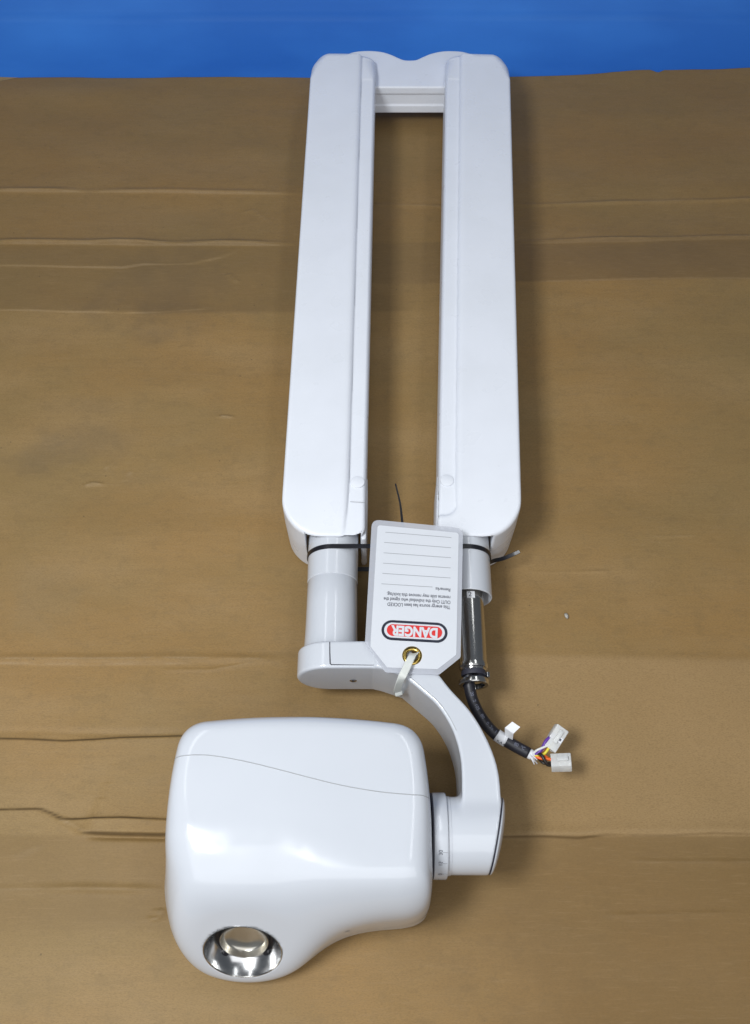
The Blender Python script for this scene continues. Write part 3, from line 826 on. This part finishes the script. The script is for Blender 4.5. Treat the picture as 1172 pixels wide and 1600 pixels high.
for ang in (-2.35, -0.75):
    bm = bmesh.new(); c_ = RC + x_*(0.0282*math.cos(ang)) + y_*(0.0282*math.sin(ang)) - RN*0.0135
    bmesh.ops.create_cone(bm, cap_ends=True, segments=20, radius1=0.0030, radius2=0.0026, depth=0.004, matrix=basis(c_, x_, y_))
    bm_obj('clip', bm, M_BLACK, hd, angle=40)

# ---- the cable and its plugs
cz = [(0.1060, 0.395, 0.0690), (0.1055, 0.375, 0.0680), (0.1060, 0.362, 0.0650)]
path = cz + [at(739, 1095, 0.059), at(752, 1121, 0.052), at(772, 1145, 0.045), at(800, 1163, 0.043), at(826, 1177, 0.042)]
pth = [Vector(p) for p in spline([tuple(p) for p in path], 8)]
CR = 0.0066
cb = tube('cable', pth, CR, M_CABLE, XR, 20)
def on_cable(i, e=0.0004):
    d = (pth[min(i+1, len(pth)-1)] - pth[max(i-1, 0)]).normalized()
    s = Vector((0, 0, 1)).cross(d).normalized(); n = d.cross(s)
    return pth[i], d, s, n
word = '20 2105 80 0.2x1 20276 80°C'
import bisect
arc = [0.0]
for a, b in zip(pth[:-1], pth[1:]): arc.append(arc[-1] + (b-a).length)
pos = arc[18] + 0.003
bmt = []
for ch in word:
    i = bisect.bisect(arc, pos)
    if i >= len(pth)-3: break
    if ch != ' ' and not (arc[-1]-0.042 < pos < arc[-1]-0.024):
        p, d, s, n = on_cable(i)
        bmt.append((ch, p.copy(), d.copy(), s.copy(), n.copy()))
    pos += 0.0034
half_ = [b for b in bmt if (b[1]-pth[-1]).length > 0.035], [b for b in bmt if (b[1]-pth[-1]).length <= 0.035]
for run in half_:
    pr = bmesh.new()
    for ch, p, d, s, n in run:
        c = bpy.data.curves.new('t', 'FONT'); c.body = ch; c.size = 0.0052; c.align_x = 'CENTER'; c.align_y = 'CENTER'
        o = bpy.data.objects.new('t', c); COL.objects.link(o)
        me = bpy.data.meshes.new_from_object(o.evaluated_get(bpy.context.evaluated_depsgraph_get()))
        bpy.data.objects.remove(o); bpy.data.curves.remove(c)
        me.transform(basis(p + n*(CR+0.0003), d, s)); pr.from_mesh(me); bpy.data.meshes.remove(me)
    bm_obj('cable_print', pr, M_PRINT_GREY, cb)
# white label wrapped round the cable with its flag standing up
end = pth[-1]
def path_at(s_):
    i = max(1, min(len(pth)-1, bisect.bisect(arc, s_))); t = (s_-arc[i-1])/(arc[i]-arc[i-1]); return pth[i-1].lerp(pth[i], t)
s1 = arc[-1]-0.040
tube('label_wrap', [path_at(s1 + 0.0125*t/4) for t in range(5)], CR+0.0005, M_LABEL, cb, 24)
fl = [at(788, 1141, 0.050), at(803, 1151, 0.050), at(812, 1137, 0.067), at(799.5, 1128.5, 0.067)]
fl2 = [at(789, 1137, 0.066), at(802, 1147, 0.066), at(813, 1135, 0.072), at(800, 1127, 0.072)]
bm = bmesh.new()
va = [bm.verts.new(p) for p in (at(789, 1150, 0.049), at(801, 1157, 0.047), at(802.5, 1146, 0.063), at(789, 1137, 0.063))]
vb = [va[3], va[2], bm.verts.new(at(813, 1136, 0.067)), bm.verts.new(at(800.5, 1127.5, 0.067))]
bm.faces.new(va); bm.faces.new(vb); bmesh.ops.recalc_face_normals(bm, faces=bm.faces)
o = bm_obj('label_flag', bm, M_LABEL, cb); md = o.modifiers.new('thickness', 'SOLIDIFY'); md.thickness = 0.0004
lw_p, d, s, n = on_cable(bisect.bisect(arc, s1+0.006))
text_mesh('label_print', 'K.A.4', 0.0042, basis(lw_p + (n*0.55 - s*0.84).normalized()*(CR+0.0008), d, (n*0.84 + s*0.55)), M_INK, cb, align='CENTER', valign='CENTER')
# bared braid
tube('braid', [pth[-1] + (pth[-1]-pth[-2]).normalized()*t for t in (-0.001, 0.003, 0.006, 0.009)], [0.0056, 0.0058, 0.0048, 0.0024], M_LABEL, cb, 14)
for k in range(6):
    a = at(826, 1178, 0.044); b = at(832 + 5*math.sin(k*2.1), 1184 + 6*math.cos(k*1.7), 0.043 + 0.004*math.sin(k))
    tube('braid_strand', [a, (a+b)/2 + Vector((0, 0, 0.002)), b + Vector((0.002, -0.003, 0))], 0.0007, M_LABEL, cb, 6)

def connector(pa, pb, wdt, hgt, roll, holes):
    """translucent plug housing from pa (wire end) to pb (mating end)"""
    d = (pb-pa); Ln = d.length; m = basis((pa+pb)/2, d, Vector((-d.y, d.x, 0)))
    m = m @ Matrix.Rotation(roll, 4, 'X')
    bm = bmesh.new()
    box_bm(bm, (Ln*0.62, wdt, hgt), m @ Matrix.Translation((Ln*0.19, 0, 0)), 0.0012)
    t = 0.0013
    for sx, sy, szx, szy in ((0, wdt/2-t/2-0.0002, wdt, t), (0, -wdt/2+t/2+0.0002, wdt, t)):
        box_bm(bm, (Ln*0.42, t, hgt*0.92), m @ Matrix.Translation((-Ln*0.29, sy, 0)), 0.0004)
    for sz in (1, -1):
        box_bm(bm, (Ln*0.42, wdt*0.84, t), m @ Matrix.Translation((-Ln*0.29, 0, sz*(hgt/2-t/2-0.0003))), 0.0004)
    box_bm(bm, (Ln*0.42, t*0.8, hgt*0.75), m @ Matrix.Translation((-Ln*0.29, 0, 0)), 0.0003)
    o = bm_obj('connector', bm, M_CONN, cb, angle=40)
    bm = bmesh.new()
    box_bm(bm, (Ln*0.55, wdt*0.32, 0.0016), m @ Matrix.Translation((Ln*0.08, 0, hgt/2+0.0018)) @ Matrix.Rotation(-0.06, 4, 'Y'), 0.0005)
    box_bm(bm, (0.002, wdt*0.32, 0.0024), m @ Matrix.Translation((Ln*0.30, 0, hgt/2+0.0008)), 0.0004)
    bm_obj('latch', bm, M_CONN, o, angle=40)
    return o, m, Ln
c1, m1, L1 = connector(at(857, 1170, 0.045), at(878, 1137, 0.050), 0.0155, 0.0125, 0.25, 3)
c2, m2, L2 = connector(at(861, 1192, 0.042), at(893, 1191, 0.046), 0.0165, 0.0130, -0.3, 2)
# small label on the upper plug
m_ = m1 @ Matrix.Translation((L1*0.02, -0.0040, 0.0125/2 + 0.0003))
bm = bmesh.new(); box_bm(bm, (0.0058, 0.0058, 0.0005), m_, 0.0001); bm_obj('mark_square', bm, M_LABEL, c1)
bm = bmesh.new(); box_bm(bm, (0.0026, 0.0022, 0.0003), m_ @ Matrix.Translation((0, 0, 0.0004))); bm_obj('mark_dot', bm, M_TXT, c1)
e0 = pth[-1] + (pth[-1]-pth[-2]).normalized()*0.004
def wire(colr, pts, r=0.00135):
    tube('wire', [Vector(p) for p in spline([tuple(e0)] + [tuple(at(*p)) for p in pts], 8)], r, WIRE[colr], cb, 8)
wire('white', [(838, 1173, 0.048), (846, 1169, 0.050), (857, 1164, 0.051), (863, 1158, 0.050), (868, 1152, 0.050)])
wire('purple', [(840, 1177, 0.046), (848, 1168, 0.049), (853, 1158, 0.052), (861, 1151, 0.052), (866, 1147, 0.051)], 0.0020)
wire('yellow', [(838, 1181, 0.045), (850, 1178, 0.046), (858, 1168, 0.049), (867, 1156, 0.050)], 0.0016)
wire('brown', [(838, 1182, 0.042), (846, 1176, 0.045), (850, 1172, 0.047), (856, 1166, 0.048), (862, 1160, 0.049)], 0.0017)
wire('orange', [(836, 1182, 0.044), (846, 1185, 0.046), (858, 1186, 0.046), (870, 1190, 0.045), (876, 1191, 0.045)], 0.0018)
wire('orange', [(836, 1184, 0.042), (848, 1180, 0.044), (860, 1187, 0.043), (872, 1193, 0.044)], 0.0015)
wire('black', [(838, 1178, 0.044), (846, 1180, 0.049), (851, 1188, 0.049), (856, 1195, 0.046), (864, 1195, 0.044)], 0.0019)
wire('black', [(840, 1184, 0.040), (846, 1190, 0.043), (852, 1193, 0.044), (864, 1192, 0.043)], 0.0016)

# ================================================================== TAG
TZ = lambda y: 0.1125 + 0.004*(y - 0.36)/0.18
def onto_tag(px, py, e=0.0):
    z = 0.113
    for _ in range(4):
        p = at(px, py, z); z = TZ(p.y)
    p = at(px, py, z); return p + Vector((0, 0, e))
def tz(X, Y): return (560 + X/5.333, 800 + Y/5.333)
TG = tag(empty('warning_tag', onto_tag(645, 930)), 'white laminated lockout tag with red DANGER oval, hanging upside down', 'tag')
def rounded(pts, rad, seg=6):
    """polygon with its corners rounded (pts, rad per corner, metres)"""
    out = []; N = len(pts)
    for i in range(N):
        p = pts[i]; a = (pts[i-1]-p); b = (pts[(i+1) % N]-p); r = min(rad[i], 0.45*a.length, 0.45*b.length)
        A = p + a.normalized()*r; B = p + b.normalized()*r
        for k in range(seg+1):
            t = k/seg; out.append(A*(1-t)**2 + p*2*t*(1-t) + B*t*t)
    return out
def sheet(name, outline, th, e, material, parent, hole=None):
    """flat plate following the tag's plane; hole = (centre, radius)"""
    bm = bmesh.new()
    ov = [bm.verts.new(p + Vector((0, 0, e))) for p in outline]
    oe = [bm.edges.new((ov[i], ov[(i+1) % len(ov)])) for i in range(len(ov))]
    if hole:
        c, r = hole; hv = [bm.verts.new(Vector((c.x + r*math.cos(t), c.y + r*math.sin(t), TZ(c.y + r*math.sin(t)) + e))) for t in np.linspace(0, 2*math.pi, 32, endpoint=False)]
        oe += [bm.edges.new((hv[i], hv[(i+1) % 32])) for i in range(32)]
    bmesh.ops.triangle_fill(bm, use_beauty=True, edges=oe)
    bmesh.ops.recalc_face_normals(bm, faces=bm.faces)
    if bm.faces and sum(f.normal.z for f in bm.faces) < 0: bmesh.ops.reverse_faces(bm, faces=bm.faces)
    if th:
        r = bmesh.ops.extrude_face_region(bm, geom=list(bm.faces))
        for v in [g for g in r['geom'] if isinstance(g, bmesh.types.BMVert)]: v.co.z += th
        bmesh.ops.recalc_face_normals(bm, faces=bm.faces)
    return bm_obj(name, bm, material, parent)
gc = onto_tag(*tz(448, 1197))
outer = [onto_tag(*tz(*p)) for p in ((113, 62), (872, 135), (852, 1212), (672, 1357), (225, 1337), (55, 1092))]
inner = [onto_tag(*tz(*p)) for p in ((160, 110), (836, 175), (816, 1190), (660, 1310), (240, 1296), (100, 1120))]
hole = (gc, 0.0066)
sheet('laminate', rounded(outer, [0.010, 0.010, 0.002, 0.002, 0.002, 0.002]), 0.0004, -0.0003, M_LAM, TG, hole)
sheet('card', rounded(inner, [0.004, 0.004, 0.0015, 0.0015, 0.0015, 0.0015]), 0.0003, 0.00012, M_CARDST, TG, hole)
def tag_line(name, a, b, wpx, material):
    A = onto_tag(*tz(*a), 0.00065); B = onto_tag(*tz(*b), 0.00065); d = (B-A).normalized(); n = Vector((-d.y, d.x, 0))*wpx
    return link(name, mesh_from(name, [A-n, B-n, B+n, A+n], [(0, 1, 2, 3)]), material, TG, smooth=False)
for a, b in (((225, 170), (775, 215)), ((215, 255), (772, 300)), ((210, 342), (770, 383)), ((205, 428), (768, 468)), ((200, 513), (768, 552)), ((192, 600), (618, 627))):
    tag_line('writing_line', a, b, 0.00032, M_LINE)
def tag_text(name, body, a, b, height, material, e=0.0007, offset=0.00008):
    """text whose baseline runs from a to b in the tag close-up; b to the left, so upside down"""
    A = onto_tag(*tz(*a), e); B = onto_tag(*tz(*b), e); x = (B-A)
    m = basis(A, x, Vector((x.y*-1, x.x, 0)))
    return text_mesh(name, body, height, m, material, TG, offset=offset, width=x.length)
tag_text('small_print', 'Remarks', (768, 640), (645, 630), 0.0056, M_TXT)
tag_text('small_print', 'This energy source has been LOCKED', (765, 783), (243, 756), 0.0060, M_TXT)
tag_text('small_print', 'OUT! Only the individual who signed the', (768, 742), (213, 712), 0.0060, M_TXT)
tag_text('small_print', 'reverse side may remove this lock/tag.', (768, 702), (240, 672), 0.0060, M_TXT)
# DANGER emblem: three nested stadiums and the word
ea = onto_tag(*tz(285, 986)); eb = onto_tag(*tz(650, 1007))
def stadium(r, grow=0.0):
    d = (eb-ea).normalized(); n = Vector((-d.y, d.x, 0)); out = []
    A = ea - d*grow; B = eb + d*grow
    for c, s0 in ((B, -math.pi/2), (A, math.pi/2)):
        for k in range(17):
            t = s0 + math.pi*k/16; p = c + d*(r*math.cos(t)) + n*(r*math.sin(t)); out.append(Vector((p.x, p.y, TZ(p.y))))
    return out
kx = (at(740, 950, .113)-at(640, 950, .113)).length/100/5.333   # metres per close-up pixel across
r1 = 88*kx
em = sheet('danger_emblem', stadium(r1, 0.0005), 0, 0.00062, M_INK, TG)
sheet('emblem_ring', stadium(r1*0.745, 0.0005), 0, 0.00078, M_CARDST, em)
sheet('emblem_field', stadium(r1*0.585, -0.0005), 0, 0.00094, M_RED, em)
A = onto_tag(*tz(664, 976), 0.0011); B = onto_tag(*tz(276, 951), 0.0011); x = B-A
me_o = text_mesh('danger_word', 'DANGER', 0.0158, basis(A, x, Vector((-x.y, x.x, 0))), M_CARDST, em, offset=0.00075, width=x.length)
# brass grommet
lathe('grommet', gc + Vector((0, 0, 0.0002)), (0, 0, 1), [(0.0060, -0.0012), (0.0059, 0.0002), (0.0064, 0.0012), (0.0080, 0.0016), (0.0098, 0.0012), (0.0108, 0.0004), (0.0110, -0.0002)], M_BRASS, TG, 64, 70)
lathe('grommet_back', gc + Vector((0, 0, -0.0008)), (0, 0, 1), [(0.0062, 0.0003), (0.0070, -0.0006), (0.0095, -0.0006), (0.0100, 0.0003)], M_BRASS, TG, 48, 70)

# ================================================================== CABLE TIES
# white tie: through the grommet, round the yoke limb
wt = [at(671, 1080, 0.020), at(652, 1060, 0.070), gc + Vector((0.006, 0.002, -0.006)), gc + Vector((0.001, 0.000, 0.002)), at(640, 1033, 0.1185), at(633, 1048, 0.1195), at(627, 1060, 0.1165), at(622.5, 1072, 0.100), at(621, 1082, 0.078), at(626, 1085, 0.045), at(645, 1082, 0.026)]
wpts = spline([tuple(p) for p in wt], 7)
WTO = ribbon('cable_tie', wpts, Vector((1, 0.25, 0.1)), 0.0086, 0.0016, M_NYLON, None)
tag(WTO, 'translucent white nylon cable tie through the brass grommet of the tag', 'cable tie')
# its lock, part of the tie
bm = bmesh.new(); box_bm(bm, (0.0085, 0.0075, 0.0060), basis(at(622, 1081, 0.079), Vector((1, 0.3, 0)), Vector((0, 1, 1.2))), 0.0010)
bm_obj('tie_lock', bm, M_NYLON, WTO, angle=40)
# black tie: round both joint tubes
yT = at(600, 852, 0.097).y
r = 0.0308; cL, cR = (-0.0505, PZ), (0.1085, PZ)
loop = []
for t in np.linspace(math.pi*1.5, math.pi*0.5, 22): loop.append((cL[0] + r*math.cos(t), cL[1] + r*math.sin(t)))
loop += [(x, PZ + r) for x in np.linspace(-0.03, 0.09, 8)]
for t in np.linspace(math.pi*0.5, -math.pi*0.5, 22): loop.append((cR[0] + r*math.cos(t), cR[1] + r*math.sin(t)))
loop += [(x, PZ - r) for x in np.linspace(0.09, -0.03, 8)]
BT = ribbon('cable_tie', [Vector((x, yT, z)) for x, z in loop], (0, 1, 0), 0.0058, 0.0013, M_BLACK, None, closed=True)
tag(BT, 'black cable tie strapped round both white joint tubes behind the tag', 'cable tie')
tl = [Vector((0.1378, yT-0.001, 0.052)), at(772, 876, 0.045), at(785, 873, 0.040), at(800, 867, 0.040), at(812, 861.5, 0.044)]
tp = spline([tuple(p) for p in tl], 5)
ribbon('tie_tail', tp, Vector((0.1, 1, 0.5)), [0.0050*(1 - 0.25*max(0, i/len(tp)-0.5)) for i in range(len(tp))], 0.0013, M_BLACK, BT)
# thin black strand behind the tag
stp = [at(640, 870, 0.10), at(630, 825, 0.104), at(627.5, 805, 0.104), at(625, 785, 0.104), at(618, 756, 0.106)]
sp_ = spline([tuple(p) for p in stp], 6)
SD = tube('wire_strand', sp_, [0.0016]*8 + list(np.linspace(0.0015, 0.0009, len(sp_)-8)), M_BLACK, None, 8)
tag(SD, 'thin black wire end sticking up from behind the tag between the arms', 'wire')

# ================================================================== CRUMBS
def chip(px, py, r, stretch, material, label, cat='chip'):
    bm = bmesh.new(); bmesh.ops.create_icosphere(bm, subdivisions=2, radius=r)
    for v in bm.verts:
        v.co *= 1 + 0.25*(random.random()-0.5); v.co.x *= stretch[0]; v.co.y *= stretch[1]; v.co.z *= stretch[2]
    o = bm_obj('plastic_chip', bm, material, None, smooth=True)
    p = at(px, py, 0); o.location = (p.x, p.y, r*stretch[2]*0.8)
    o.rotation_euler = (0, 0, 0.35)
    return tag(o, label, cat)
chip(884.5, 963, 0.0029, (0.8, 1.4, 0.8), principled('grubby_plastic', (0.46, 0.44, 0.40), 0.5, noise=(400, (0.25, 0.23, 0.20))), 'small pale chip on the cardboard right of the steel tube')
